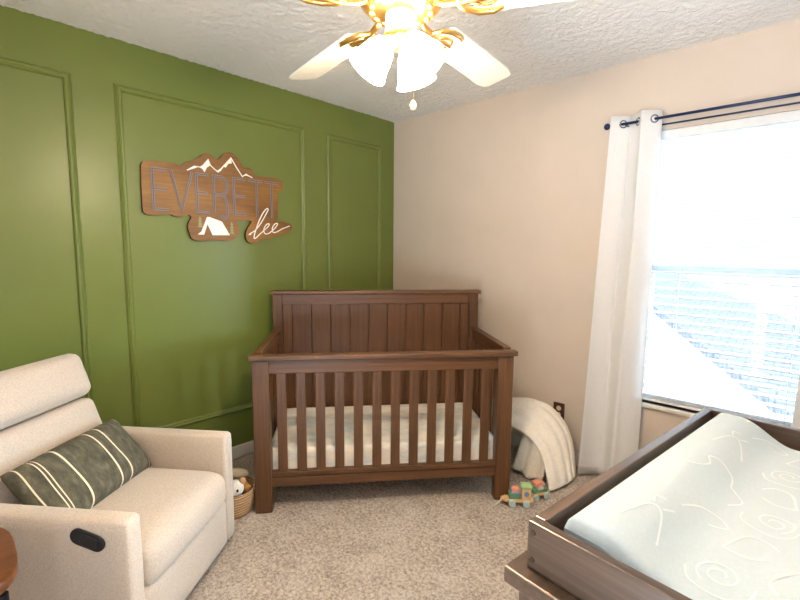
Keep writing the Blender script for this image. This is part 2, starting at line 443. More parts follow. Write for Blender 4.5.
# curtain rods
rod = thing('curtain_rod', 'thin dark navy double curtain rod above the window', 'curtain rod', (2.4, 0, 2.09))
B().tube([(-.60, -.09, 0), (.70, -.09, 0)], .0075, 12).build('front_rod', M['navy'], rod)
B().tube([(-.56, -.045, -.026), (.66, -.045, -.026)], .0045, 10).build('rear_rod', M['navy'], rod)
for sx in (-.60, .70):
    sg = -1 if sx < 0 else 1
    B().lathe([(0, -.004), (.011, -.004), (.012, .004), (.008, .008), (.0145, .014), (.0185, .024), (.0155, .034), (.008, .04), (0, .041)], T((sx, -.09, 0), 0, R(90 * sg)), 16).build('finial', M['navy'], rod)
for x in (-.52, .62):
    b = B(); b.box(x - .012, x + .012, -.006, -.0005, -.055, .03); b.box(x - .005, x + .005, -.098, -.004, -.014, -.008); b.tube([(x, -.045, -.03), (x, -.045, -.012)], .004, 8)
    b.build('bracket', M['navy'], rod, bevel=.0015)

def curtain(name, label, x0t, x1t, x0b, x1b, top, folds, ph, rod_z=2.09):
    root = thing(name, label, 'curtain', ((x0t + x1t) / 2, -.09, .012), 0, 'white grommet curtains at the window')
    cx = (x0t + x1t) / 2
    def P(u, v):
        z = .0 + v * (top - .012)
        xx = (x0b + (x1b - x0b) * u) * (1 - v) + (x0t + (x1t - x0t) * u) * v - cx
        a = 2 * PI * folds * u + ph
        amp = .040 * v + .038 * (1 - v)
        y = amp * math.sin(a + .35 * (1 - v)) + .008 * math.sin(2.3 * a + 3 * v) * (1 - v) + .004 * math.sin(7 * v + 5 * u)
        xx += .012 * math.sin(2 * a + .6) * (.4 + .6 * v)
        return (xx, y, z)
    B().grid(P, 110, 30).build('panel', M['curtain'], root, solid=.004)
    for k in range(int(folds * 2) + 2):      # grommets where the cloth crosses the rod line
        u = (k * PI - ph) / (2 * PI * folds)
        if not .03 < u < .97: continue
        v = (rod_z - .012) / (top - .012); p = Vector(P(u, v))
        d = (Vector(P(min(1, u + .01), v)) - Vector(P(max(0, u - .01), v))).normalized()
        e = Vector((0, 0, 1)); c = [p + (d * math.cos(2 * PI * i / 20) + e * math.sin(2 * PI * i / 20)) * .019 for i in range(20)]
        B().tube(c, .0042, 8, closed=True).build('grommet', M['steel'], root)
    return root
curtain('curtain', 'white grommet curtain panel left of the window, hanging beside the draped blanket', 1.812, 2.048, 1.735, 2.042, 2.135, 1.5, 1.45 * PI)
curtain('curtain', 'white curtain panel at the right photo edge, above the changing tray', 2.73, 3.0, 2.68, 2.98, 2.135, 2.75, 1.2)

# outlet
ol = thing('wall_outlet', 'dark brown outlet plate with ivory sockets low on the beige wall', 'outlet', (1.539, 0, .331))
B().box(-.038, .038, -.006, -.0005, -.058, .058).build('plate', M['plate'], ol, bevel=.003)
for z in (-.021, .021):
    B().cyl((0, -.006, z), (0, -.0085, z), .0165, .0155, 20).build('socket', M['ivory'], ol)

# ------------------------------------------------------------------ crib
ang = R(49.94); ux, uy = math.cos(ang), math.sin(ang)
CX = .6523 + ux * .69 - uy * .348; CY = -1.7041 + uy * .69 + ux * .348
crib = thing('baby_crib', 'dark brown slatted wooden crib standing across the room corner', 'crib', (CX, CY, 0), ang)
for sx in (-1, 1):
    B().box(min(sx * .69, sx * .604), max(sx * .69, sx * .604), -.375, -.32, 0, .822).build('post', M['crib_z'], crib, bevel=.004)
    B().box(min(sx * .69, sx * .628), max(sx * .69, sx * .628), .32, .375, 0, 1.088).build('post', M['crib_z'], crib, bevel=.004)
B().box(-.707, .707, -.393, -.34, .822, .850).build('front_cap_rail', M['crib_x'], crib, bevel=.006)
B().box(-.61, .61, -.366, -.342, .750, .822).build('front_top_rail', M['crib_x'], crib, bevel=.003)
b = B(); b.box(-.61, .61, -.366, -.33, .194, .22); b.box(-.61, .61, -.364, -.332, .138, .189); b.box(-.61, .61, -.355, -.338, .185, .2)
b.build('front_bottom_rail', M['crib_x'], crib, bevel=.003)
first = None
for k in range(12):
    cx = -.5465 + k * .0990
    if first is None:
        first = B().box(-.0245, .0245, -.009, .009, .2195, .752).build('slat', M['crib_z'], crib, bevel=.003, loc=(cx, -.351, 0))
    else:
        o = first.copy(); COL.objects.link(o); o.parent = crib; o.location = (cx, -.351, 0)
B().box(-.708, .708, .318, .392, 1.088, 1.113).build('headboard_cap', M['crib_x'], crib, bevel=.006)
B().box(-.629, .629, .328, .365, 1.022, 1.088).build('headboard_rail', M['crib_x'], crib, bevel=.003)
b = B(); ed = [-.629] + [-.567 + .126 * i for i in range(10)] + [.629]
for i in range(len(ed) - 1): b.box(ed[i] + .0022, ed[i + 1] - .0022, .338, .356, .20, 1.023)
b.box(-.629, .629, .3545, .358, .2, 1.02)
b.build('headboard_panel', M['crib_z'], crib, bevel=.003)
B().box(-.629, .629, .328, .365, .138, .22).build('headboard_bottom_rail', M['crib_x'], crib, bevel=.003)
sl = None
for sx in (-1, 1):
    x0, x1 = sorted((sx * .685, sx * .652)); c = (x0 + x1) / 2
    B().box(x0 - .006, x1 + .006, -.321, .321, .836, .857).build('side_cap_rail', M['crib_y'], crib, bevel=.004)
    B().box(x0, x1, -.321, .321, .772, .837).build('side_top_rail', M['crib_y'], crib, bevel=.003)
    B().box(x0, x1, -.321, .321, .138, .22).build('side_bottom_rail', M['crib_y'], crib, bevel=.003)
    for k in range(6):
        y = -.2525 + k * .101
        if sl is None: sl = B().box(-.009, .009, -.0245, .0245, .2195, .773).build('side_slat', M['crib_z'], crib, bevel=.003, loc=(c, y, 0))
        else:
            o = sl.copy(); COL.objects.link(o); o.parent = crib; o.location = (c, y, 0)
B().box(-.645, .645, -.328, .326, .146, .164).build('mattress_support', M['crib_x'], crib)
# mattress
mt_ = thing('crib_mattress', 'white sheeted mattress lying inside the brown crib', 'mattress', (CX, CY, .165), ang)
B().rbox((1.27, .645, .166), .03, T((0, -.002, .083)), 14, (0, 0, .006)).build('sheeted_mattress', M['sheet'], mt_)
pts = [(-.62, -.3258, .028), (.62, -.3258, .028)]
B().tube([(-.6, -.3252, .05), (-.2, -.327, .05), (.2, -.327, .05), (.6, -.3252, .05)], .0025, 6).build('piping', M['sheet'], mt_)

# ------------------------------------------------------------------ recliner chair
CA = math.atan2(.611, .792)
ch = thing('recliner_chair', 'oatmeal linen recliner armchair with black side release, against the green wall', 'armchair', (.706, -2.422, 0), CA)
B().box(-.33, .36, -.30, .30, 0, .04).build('plinth', M['black'], ch)
for sy in (-1, 1):
    bb = B(); yc = sy * .3225
    bb.rbox((.80 + (.012 if sy < 0 else 0), .078, .512), .024, T(((.006 if sy < 0 else 0), yc * (1.012 if sy < 0 else 1), .293)), 10, (0, .004, 0)); o = bb.build('arm', M['linen'], ch)
    if sy < 0: near_arm = o
B().rbox((.05, .57, .215), .02, T((.375, 0, .145)), 8, (.006, 0, 0)).build('front_panel', M['linen'], ch)
B().rbox((.62, .566, .17), .06, T((.105, 0, .318)), 14, (.012, 0, .022)).build('seat_cushion', M['linen'], ch)
B().rbox((.50, .566, .12), .02, T((.05, 0, .19)), 4).build('seat_base', M['linen'], ch)
lean = math.atan2(-.105, .30)     # back tilts away from the seat
def backm(h, off=0): return T((-.165 + off * math.cos(lean), 0, .60)) @ Matrix.Rotation(lean, 4, 'Y') @ Matrix.Translation((-.07 + off, 0, h))
B().rbox((.14, .568, .20), .042, backm(.245, .008), 12, (.018, 0, .004)).build('head_cushion', M['linen'], ch)
B().rbox((.13, .568, .38), .04, backm(-.055), 12, (.012, 0, 0)).build('back_cushion', M['linen'], ch)
B().rbox((.06, .54, .62), .025, backm(.0, -.045), 8).build('back_shell', M['linen'], ch)
# release handle recess on the outer face of the near arm
hm = T((.283, -.3695, .490), 0, R(18), 0)
def stad(hl, r, n=10): return [(hl + r * math.cos(a), r * math.sin(a)) for a in [(-90 + 180 * i / n) * PI / 180 for i in range(n + 1)]] + [(-hl + r * math.cos(a), r * math.sin(a)) for a in [(90 + 180 * i / n) * PI / 180 for i in range(n + 1)]]
b = B(); b.prism(stad(.032, .026), .004, -.004, lambda u, v, d: hm @ Vector((u, d, v)), smooth=True); hd = b.build('release_recess', M['black'], ch, bevel=.002)
b = B(); b.prism(stad(.012, .019), -.002, -.008, lambda u, v, d: hm @ Vector((u + .008, d, v)), smooth=True); b.build('release_lever', M['black'], hd, bevel=.002)

# lumbar pillow
O2 = Vector((.692, -2.433)); nn = Vector((.792, .611)); uu = Vector((-.611, .792))
pl = thing('lumbar_pillow', 'olive green lumbar pillow with cream stripes lying on the oatmeal recliner', 'pillow', (O2.x + nn.x * -.012, O2.y + nn.y * -.012, .512), CA)
pm = Matrix.Rotation(R(-40), 4, 'Y')
def pillow_fn(side):
    def P(u, v):
        a = u * 2 - 1; c = v * 2 - 1
        e = max(0, (1 - a ** 4) * (1 - c ** 4)) ** .5 * (1 - .25 * a * a)
        t = .080 * e
        pin = 1 - .06 * (1 - c * c) * 0 - .04 * (1 - abs(a)) * 0
        y = a * .272 * (1 - .05 * (1 - c * c)); z = c * .143 * (1 - .09 * (1 - a * a) * 0 - .0 * abs(a))
        w = .004 * math.sin(9 * a + 3 * c) * e
        return pm @ Vector((side * t + w, y, z))
    return P
b = B(); b.grid(pillow_fn(1), 28, 18); b.grid(pillow_fn(-1), 28, 18); b.build('pillow_cover', M['pillow'], pl, merge=True, sub=1)

# ------------------------------------------------------------------ side table at the left edge
tb = thing('side_table', 'small wooden side table with black legs beside the recliner, at the left photo edge', 'table', (1.135, -2.885, 0))
b = B(); poly = []
for i in range(48):
    a = 2 * PI * i / 48; c, s_ = math.cos(a), math.sin(a)
    k = (abs(c) ** 3 + abs(s_) ** 3) ** (-1 / 3); wob = 1 + .012 * math.sin(3 * a + 1)
    poly.append((.205 * k * c * wob, .18 * k * s_ * wob))
b.prism(poly, .518, .55, lambda u, v, d: Vector((u, v, d)), smooth=True)
b.build('tabletop', M['table_wood'], tb, bevel=.008, seg=3)
for (x, y) in ((.168, .132), (-.13, .10), (.14, -.12), (-.13, -.11)):
    B().cyl((x * 1.04, y * 1.02, 0), (x, y, .519), .009, .013, 12).build('leg', M['black_metal'], tb)

# ------------------------------------------------------------------ dresser with changing tray
DA = R(82.8 - 90)
ex = Vector((math.cos(DA), math.sin(DA))); ey = Vector((-ex.y, ex.x)); A = Vector((2.416, -2.162))
def dpt(x, y): p = A + ex * x + ey * y; return (p.x, p.y)
dz = .856
dr = thing('dresser', 'dark walnut dresser under the changing tray beside the window', 'dresser', (*dpt(.23, .44), 0), DA)
def L2(x0, x1, y0, y1, z0, z1, b): return b.box(x0 - .23, x1 - .23, y0 - .44, y1 - .44, z0, z1)
L2(-.026, .50, -.028, .915, dz - .03, dz, B()).build('top', M['dress_y'], dr, bevel=.004)
b = B(); L2(0, .49, .03, .86, .10, dz - .031, b); b.build('body', M['dress_y'], dr)
for (y0, y1) in ((-.008, .031), (.859, .898)):
    b = B()
    L2(-.008, .045, y0, y1, 0, dz - .03, b); L2(.435, .49, y0, y1, 0, dz - .03, b)
    L2(.044, .436, y0 + .006, y1, dz - .10, dz - .03, b); L2(.044, .436, y0 + .006, y1, .10, .17, b); L2(.044, .436, y0 + .014, y1 - .01, .16, dz - .09, b)
    b.build('side_panel', M['dress_z'], dr, bevel=.003)
for k in range(3):
    z0 = .12 + k * .235
    d = B(); L2(-.012, .001, .045, .845, z0, z0 + .22, d); d = d.build('drawer', M['dress_y'], dr, bevel=.004)
    for y in (.22, .67):
        q = B(); q.lathe([(0, 0), (.008, 0), (.007, .012), (.015, .018), (.014, .026), (0, .028)], T((-.012 - .23, y - .44, z0 + .11), 0, R(-90)), 14); q.build('knob', M['dress_y'], d)

tr = thing('changing_tray', 'open walnut changing tray holding the white pad, on top of the dresser', 'changing tray', (*dpt(.23, .44), dz + .0005), DA)
tz = .084
def L3(x0, x1, y0, y1, z0, z1): return B().box(x0 - .23, x1 - .23, y0 - .44, y1 - .44, z0, z1)
L3(0, .47, 0, .02, 0, tz).build('end_board', M['dress_x'], tr, bevel=.0025)
L3(0, .47, .862, .882, 0, tz).build('end_board', M['dress_x'], tr, bevel=.0025)
L3(0, .02, .02, .862, 0, tz).build('side_board', M['dress_y'], tr, bevel=.0025)
L3(.45, .47, .02, .862, 0, tz).build('side_board', M['dress_y'], tr, bevel=.0025)
L3(.018, .452, .018, .864, 0, .006).build('bottom_board', M['dress_y'], tr)
for x in (.011, .459):
    for z in (.018, .066):
        B().cyl((x - .23, -.44, z), (x - .23, -.4425, z), .0055, .0045, 14).build('screw', M['screw'], tr)

# contoured changing pad
pad = thing('changing_pad', 'white contoured changing pad with faint line drawings inside the walnut tray', 'changing pad', (*dpt(.235, .44), dz + .0068), DA)
PX, PY = .195, .395
def pad_h(x, y):
    a = abs(x) / PX
    valley = .045; ridge = .094
    t = min(1, max(0, (a - .12) / (.72 - .12))); t = t * t * (3 - 2 * t)
    h = valley + (ridge - valley) * t
    # rounding at all edges
    rr = .030
    d = min(PX - abs(x), PY - abs(y))
    if d < rr: h -= rr * (1 - math.sqrt(max(0, 1 - ((rr - d) / rr) ** 2))) * .95
    h += .0025 * math.sin(31 * x + 7 * y) * math.sin(11 * y) * (1 - t)
    return h
def edge(u, n):   # denser near the ends
    t = u * 2 - 1
    return math.sin(t * PI / 2) * .55 + t * .45
b = B(); nx, ny = 48, 60
b.grid(lambda u, v: (edge(u, 0) * PX, edge(v, 0) * PY, pad_h(edge(u, 0) * PX, edge(v, 0) * PY)), nx, ny)
# skirt down to the tray bottom
ring = [(-PX, edge(j / ny, 0) * PY) for j in range(ny)] + [(edge(i / nx, 0) * PX, PY) for i in range(nx)] + [(PX, -edge(j / ny, 0) * PY) for j in range(ny)] + [(-edge(i / nx, 0) * PX, -PY) for i in range(nx)]
k = len(ring); V = []
for (x, y) in ring: V.append((x, y, pad_h(x, y)))
for i, (x, y) in enumerate(ring):
    wv_ = .997 + .003 * math.sin(i * 1.9)
    V.append((x * .985 * wv_, y * .993 * wv_, .0))
b._add(V, [(i, (i + 1) % k, k + (i + 1) % k, k + i) for i in range(k)], None, True)
b._add(V[k:], [tuple(range(k))])
# printed line drawings follow the surface
def openspline(P, n=5):
    o = []; k = len(P)
    for i in range(k - 1):
        p0, p1, p2, p3 = [Vector(P[max(0, min(k - 1, i + j))]) for j in (-1, 0, 1, 2)]
        for q in range(n):
            t = q / n; o.append(tuple(.5 * ((2 * p1) + (p2 - p0) * t + (2 * p0 - 5 * p1 + 4 * p2 - p3) * t * t + (3 * p1 - p0 - 3 * p2 + p3) * t ** 3)))
    return o + [P[-1]]
def draw(pts, w=.0032, closed=False):
    P = []
    if len(pts) < 20: pts = openspline(pts)
    for i in range(len(pts) - (0 if closed else 1)):
        p, q = Vector(pts[i]), Vector(pts[(i + 1) % len(pts)]); m_ = max(1, int((q - p).length / .008))
        P += [p.lerp(q, j / m_) for j in range(m_)]
    if not closed: P.append(Vector(pts[-1]))
    for i in range(len(P) - 1):
        p, q = P[i], P[i + 1]; d = (q - p)
        if d.length < 1e-6: continue
        n_ = Vector((-d.y, d.x)).normalized() * w / 2; e_ = d.normalized() * w * .3
        c = [p - n_ - e_, q - n_ + e_, q + n_ + e_, p + n_ - e_]
        b._add([(v_.x, v_.y, pad_h(v_.x, v_.y) + .0009) for v_ in c], [(0, 1, 2, 3)], None, False, 1)
def arcp(cx, cy, r0, r1, a0, a1, n=24): return [(cx + (r0 + (r1 - r0) * i / n) * math.cos(R(a0 + (a1 - a0) * i / n)), cy + (r0 + (r1 - r0) * i / n) * math.sin(R(a0 + (a1 - a0) * i / n))) for i in range(n + 1)]
def scene_set(ox, oy, f=1):
    def S(pts): return [(ox + f * x, oy + y) for x, y in pts]
    draw(S(arcp(0, 0, .008, .034, 0, 600, 40)))                                   # spiral shell
    draw(S([(-.045, -.02), (-.03, -.045), (.01, -.052), (.045, -.035), (.05, -.005)]))
    draw(S([(-.15, -.03), (-.135, .035), (-.12, .05), (-.105, .03), (-.085, -.035)]))   # little volcano
    draw(S([(-.13, .055), (-.135, .075), (-.12, .085)])); draw(S([(-.112, .055), (-.10, .075)]))
    draw(S([(.09, .06), (.10, .10), (.13, .125), (.15, .11), (.14, .08), (.16, .04), (.20, .02)]))  # long neck outline
    draw(S([(.09, .06), (.06, .03), (.075, -.01)]))
    draw(S([(-.02, .08), (0, .14), (.03, .15), (.05, .13)])); draw(S([(-.02, .08), (.015, .075), (.04, .09)]))
    draw(S([(-.10, .11), (-.08, .15), (-.05, .16), (-.03, .14), (-.055, .12)]))
for (ox, oy, f) in ((.0, -.29, 1), (.02, -.06, -1), (.0, .17, 1)):
    scene_set(ox, oy, f * .9)
b.build('padded_cover', [M['cover'], M['print']], pad)

# ------------------------------------------------------------------ name sign
sg = thing('wall_sign', 'cut-out stained wood name sign with mountains and tent on the green wall', 'sign', (0, -1.52, 1.68))
OUT = [(-1.977, 1.80), (-1.974, 1.833), (-1.960, 1.851), (-1.93, 1.859), (-1.89, 1.86), (-1.807, 1.862), (-1.772, 1.855), (-1.74, 1.875), (-1.693, 1.897), (-1.662, 1.916), (-1.636, 1.937), (-1.604, 1.946), (-1.579, 1.935), (-1.554, 1.917), (-1.533, 1.933), (-1.513, 1.956), (-1.478, 1.973), (-1.444, 1.964), (-1.417, 1.94), (-1.384, 1.895), (-1.347, 1.895), (-1.319, 1.877), (-1.302, 1.853), (-1.228, 1.852), (-1.15, 1.851), (-1.114, 1.841), (-1.105, 1.81), (-1.111, 1.774), (-1.139, 1.757), (-1.142, 1.687), (-1.15, 1.573), (-1.141, 1.562), (-1.116, 1.569), (-1.074, 1.563), (-1.044, 1.552), (-1.037, 1.528), (-1.059, 1.502), (-1.11, 1.482), (-1.159, 1.471), (-1.208, 1.455), (-1.263, 1.45), (-1.302, 1.428), (-1.341, 1.417), (-1.37, 1.43), (-1.383, 1.461), (-1.378, 1.495), (-1.359, 1.529), (-1.341, 1.557), (-1.358, 1.563), (-1.416, 1.557), (-1.445, 1.552), (-1.425, 1.526), (-1.426, 1.493), (-1.441, 1.459), (-1.477, 1.439), (-1.519, 1.431), (-1.586, 1.434), (-1.651, 1.429), (-1.701, 1.432), (-1.725, 1.446), (-1.736, 1.477), (-1.744, 1.507), (-1.736, 1.538), (-1.722, 1.563), (-1.737, 1.578), (-1.78, 1.563), (-1.82, 1.566), (-1.837, 1.575), (-1.916, 1.566), (-1.955, 1.566), (-1.973, 1.578), (-1.979, 1.605)]
def s3(u, v, d): return Vector((d, u + 1.52, v - 1.68))
def catmull(P, n=3):
    o = []; k = len(P)
    for i in range(k):
        p0, p1, p2, p3 = [Vector(P[(i + j) % k]) for j in (-1, 0, 1, 2)]
        for q in range(n):
            t = q / n
            o.append(.5 * ((2 * p1) + (p2 - p0) * t + (2 * p0 - 5 * p1 + 4 * p2 - p3) * t * t + (3 * p1 - p0 - 3 * p2 + p3) * t ** 3))
    return [(p.x, p.y) for p in o]
b = B(); b.prism(catmull(OUT), .003, .022, s3, 0, 1); b.build('board', [M['sign'], M['sign_edge']], sg)
def letter(strokes):
    b = B()
    for pts in strokes:
        b.stroke(pts, .0145, .0225, .0255, s3, 0)
    for pts in strokes:
        b.stroke(pts, .0058, .0252, .0262, s3, 1)
    b.build('letter', [M['letter'], M['letter_in']], sg)
zt, zb_ = 1.818, 1.600
def E_(x0, x1): letter([[(x1, zt), (x0, zt), (x0, zb_), (x1, zb_)], [(x0, 1.712), (x1 - .006, 1.712)]])
E_(-1.922, -1.845)
letter([[(-1.826, zt + .007), (-1.774, zb_), (-1.708, zt + .007)]])
E_(-1.684, -1.612)
letter([[(-1.582, zb_), (-1.582, zt), (-1.535, zt), (-1.507, zt - .018), (-1.498, 1.775), (-1.500, 1.738), (-1.515, 1.715), (-1.545, 1.708), (-1.580, 1.708)], [(-1.535, 1.709), (-1.512, 1.69), (-1.502, 1.66), (-1.500, 1.595), (-1.508, 1.575), (-1.522, 1.568), (-1.536, 1.576), (-1.533, 1.590)]])
E_(-1.456, -1.374)
letter([[(-1.358, zt), (-1.258, zt)], [(-1.300, zt), (-1.300, 1.59)]])
letter([[(-1.240, zt), (-1.135, zt)], [(-1.192, zt), (-1.192, 1.59)]])
b = B()
for pts, w_ in (([(-1.735, 1.832), (-1.695, 1.859), (-1.658, 1.859), (-1.639, 1.873), (-1.61, 1.909), (-1.597, 1.877), (-1.569, 1.855), (-1.554, 1.847)], .005), ([(-1.554, 1.842), (-1.515, 1.885), (-1.467, 1.939), (-1.433, 1.886), (-1.396, 1.836), (-1.371, 1.852), (-1.327, 1.836)], .006)):
    b.stroke(pts, w_, .0225, .0252, s3)
for poly in ([(-1.658, 1.856), (-1.639, 1.873), (-1.61, 1.909), (-1.599, 1.876), (-1.62, 1.861), (-1.634, 1.832), (-1.644, 1.848)], [(-1.735, 1.829), (-1.695, 1.862), (-1.668, 1.861), (-1.69, 1.848)], [(-1.564, 1.844), (-1.515, 1.885), (-1.467, 1.939), (-1.463, 1.907), (-1.485, 1.902), (-1.502, 1.877), (-1.516, 1.88), (-1.537, 1.85)], [(-1.4, 1.836), (-1.37, 1.857), (-1.327, 1.836), (-1.366, 1.845)]):
    b.prism(poly, .0225, .0254, s3)
b.build('mountain_motif', M['white'], sg)
b = B(); b.prism([(-1.689, 1.467), (-1.668, 1.483), (-1.63, 1.572), (-1.613, 1.572), (-1.539, 1.548), (-1.49, 1.467), (-1.600, 1.464), (-1.629, 1.530), (-1.652, 1.466)], .0225, .0254, s3); b.build('tent_motif', M['white'], sg)
for (cx, top_, bot, wd) in ((-1.476, 1.553, 1.474, .017), (-1.672, 1.575, 1.508, .017)):
    b = B(); n_ = 4
    for i in range(n_):
        z0 = top_ - (top_ - bot) * .9 * i / n_; z1 = z0 - (top_ - bot) * .3; ww = wd * (.45 + .55 * (i + 1) / n_)
        b.prism([(cx, z0), (cx - ww, z1), (cx + ww, z1)], .0225, .0236 + .0003 * i, s3)
    b.prism([(cx - .002, bot + .012), (cx - .002, bot), (cx + .002, bot), (cx + .002, bot + .012)], .0225, .0238, s3)
    b.build('pine_motif', M['sage'], sg)
LEE = [(-1.349, 1.475), (-1.318, 1.504), (-1.276, 1.553), (-1.235, 1.618), (-1.222, 1.642), (-1.234, 1.647), (-1.266, 1.609), (-1.299, 1.545), (-1.323, 1.483), (-1.329, 1.453), (-1.314, 1.456), (-1.282, 1.484), (-1.246, 1.513), (-1.222, 1.535), (-1.218, 1.549), (-1.237, 1.544), (-1.257, 1.513), (-1.251, 1.485), (-1.223, 1.486), (-1.183, 1.515), (-1.158, 1.542), (-1.154, 1.556), (-1.174, 1.55), (-1.194, 1.522), (-1.188, 1.494), (-1.159, 1.499), (-1.117, 1.521), (-1.071, 1.541)]
b = B(); sm = [p for p in catmull(LEE, 4)][:-4]
b.stroke(sm, .0066, .0262, .0288, s3); b.build('script_lettering', M['white'], sg)

# ------------------------------------------------------------------ ceiling fan
FX, FY, FZ = 1.83, -1.863, 2.054
fan = thing('ceiling_fan', 'white and brass ceiling fan with lit frosted glass shades', 'ceiling fan', (FX, FY, H))
def fz(z): return z - H
B().lathe([(0, fz(2.449)), (.075, fz(2.449)), (.072, fz(2.42)), (.05, fz(2.385)), (.02, fz(2.375)), (0, fz(2.375))], None, 28).build('canopy', M['brass'], fan)
B().cyl((0, 0, fz(2.38)), (0, 0, fz(2.22)), .013).build('downrod', M['fan_white'], fan)
B().lathe([(0, fz(2.235)), (.045, fz(2.23)), (.09, fz(2.20)), (.105, fz(2.15)), (.105, fz(2.10)), (.098, fz(2.085)), (0, fz(2.085))], None, 32).build('motor_housing', M['fan_white'], fan)
b = B(); b.lathe([(0, fz(2.086)), (.10, fz(2.086)), (.115, fz(2.078)), (.113, fz(2.062)), (.095, fz(2.046)), (.055, fz(2.038)), (0, fz(2.038))], None, 32)
for i in range(15):
    a = 2 * PI * i / 15
    b.ball((.083 * math.cos(a), .083 * math.sin(a), fz(2.046)), .013, .013, .008, 8)
b.build('motor_trim', M['brass'], fan)
blade_proto = None
for k in range(5):
    a = R(97.6 + 72 * k)
    mtx = T((0, 0, fz(FZ)), a) @ Matrix.Rotation(R(-13), 4, 'X')
    b = B()
    pl2 = [(.20, -.050), (.215, -.058), (.60, -.066), (.645, -.060), (.66, -.045), (.66, .045), (.645, .060), (.60, .066), (.215, .058), (.20, .050)]
    b.prism(pl2, -.003, .004, lambda u, v, d: mtx @ Vector((u, v, d)))
    bo = b.build('blade', M['fan_white'], fan, bevel=.0015)
    # scrolled brass blade iron
    b = B(); tf = lambda x, y, z: mtx @ Vector((x, y, z))
    b.tube([tf(.085, 0, .012), tf(.12, .002, -.004), (tf(.16, 0, -.010)), tf(.20, 0, -.009), tf(.27, 0, -.008)], [.011, .010, .008, .008, .006], 10)
    for sg_ in (-1, 1):
        b.tube([tf(.155, 0, -.010), tf(.175, sg_ * .028, -.009), tf(.21, sg_ * .046, -.009), tf(.25, sg_ * .050, -.009), tf(.275, sg_ * .042, -.008)], [.006, .008, .009, .008, .005], 8)
        b.tube([tf(.185, 0, -.009), tf(.215, sg_ * .018, -.010), tf(.245, sg_ * .022, -.009), tf(.262, sg_ * .012, -.009)], [.005, .005, .005, .004], 8)
        b.ball(tf(.235, sg_ * .045, -.009), .006, .006, .006, 8)
    b.build('blade_iron', M['brass'], fan)
B().lathe([(0, fz(2.045)), (.040, fz(2.045)), (.043, fz(2.03)), (.043, fz(1.985)), (.038, fz(1.977)), (0, fz(1.977))], None, 28).build('switch_housing', M['fan_white'], fan)
B().lathe([(0, fz(1.98)), (.046, fz(1.98)), (.05, fz(1.972)), (.042, fz(1.96)), (.03, fz(1.95)), (.014, fz(1.942)), (0, fz(1.94))], None, 28).build('light_fitter', M['brass'], fan)
cam_az = math.atan2(rt.y, rt.x)
for k, sa in enumerate((194, 308, 60)):
    a = cam_az + R(sa); tilt = R(37)
    ax = Vector((math.cos(a) * math.sin(tilt), math.sin(a) * math.sin(tilt), -math.cos(tilt)))
    org = Vector((.028 * math.cos(a), .028 * math.sin(a), fz(1.976)))
    q = Matrix.Translation(org) @ ax.to_track_quat('Z', 'Y').to_matrix().to_4x4() @ Matrix.Scale(1.07, 4)
    b = B(); b.lathe([(.0, 0), (.018, .0), (.019, .03), (.0, .032)], q, 16); b.build('lamp_holder', M['brass'], fan)
    b = B(); b.lathe([(0.0181, 0.0180), (0.0258, 0.0243), (0.0361, 0.0450), (0.0430, 0.0675), (0.0473, 0.0855), (0.0568, 0.1062), (0.0546, 0.1071), (0.0451, 0.0864), (0.0404, 0.0675), (0.0335, 0.0459), (0.0241, 0.0279), (0.0172, 0.0216)], q, 26, close=True)
    sh = b.build('glass_shade', M['shade'], fan)
    b = B(); b.ball((0, 0, .062), .02, .02, .027, 10, q); b.build('bulb', M['bulb'], sh)
px, py = rt.x * .036 + .028, rt.y * .036 - .030
b = B(); b.tube([(px, py, fz(1.975)), (px, py, fz(1.790))], .0014, 6); pc = b.build('pull_chain', M['brass'], fan)
B().lathe([(0, fz(1.797)), (.004, fz(1.795)), (.009, fz(1.783)), (.008, fz(1.773)), (0, fz(1.769))], T((px, py, 0)), 14).build('pull_knob', M['ivory'], pc)

# ------------------------------------------------------------------ draped blanket
bk = thing('blanket', 'cream gauze blanket draped in a heap by the outlet behind the crib', 'blanket', (1.6, -.25, 0))
back = [(1.20, -.07, .22), (1.33, -.07, .30), (1.47, -.06, .33), (1.60, -.06, .27), (1.655, -.07, .15), (1.685, -.085, .012)]
ridge = [(1.14, -.2, .372), (1.294, -.2, .403), (1.431, -.2, .416), (1.555, -.2, .385), (1.650, -.2, .285), (1.705, -.215, .150), (1.738, -.235, .012)]
front = [(1.26, -.35, .285), (1.389, -.36, .286), (1.517, -.38, .262), (1.614, -.40, .187), (1.668, -.43, .088), (1.695, -.45, .012)]
def rail(P, t):
    k = len(P) - 1; x = min(t * k, k - 1e-6); i = int(x); f_ = x - i
    p = [Vector(P[max(0, min(k, i + j))]) for j in (-1, 0, 1, 2)]
    return .5 * ((2 * p[1]) + (p[2] - p[0]) * f_ + (2 * p[0] - 5 * p[1] + 4 * p[2] - p[3]) * f_ ** 2 + (3 * p[1] - p[0] - 3 * p[2] + p[3]) * f_ ** 3)
org = Vector((1.6, -.25, 0))
def blk(u, v):
    a, c, d = rail(back, u), rail(ridge, u), rail(front, u)
    # quadratic through the three rails
    t = v; mid = 2 * c - .5 * (a + d)
    p = a * (1 - t) ** 2 + mid * 2 * t * (1 - t) + d * t ** 2
    nrm_ = Vector((.35, -.5, .6)).normalized()
    p += nrm_ * (.011 * math.sin(v * 34 + 2.0 * u) * (.25 + u) + .008 * math.sin(u * 16 + 6 * v)) * (1 - .3 * v)
    p.z = max(p.z, .012)
    return p - org
b = B(); b.grid(blk, 60, 50); b.build('drape', M['blanket'], bk, solid=.014)
tl = [(1.47, -.33, .268), (1.50, -.34, .25), (1.54, -.355, .24), (1.58, -.37, .22), (1.635, -.375, .19)]
bt = [(1.425, -.37, .035), (1.47, -.375, .020), (1.52, -.38, .013), (1.57, -.385, .014), (1.625, -.37, .03)]
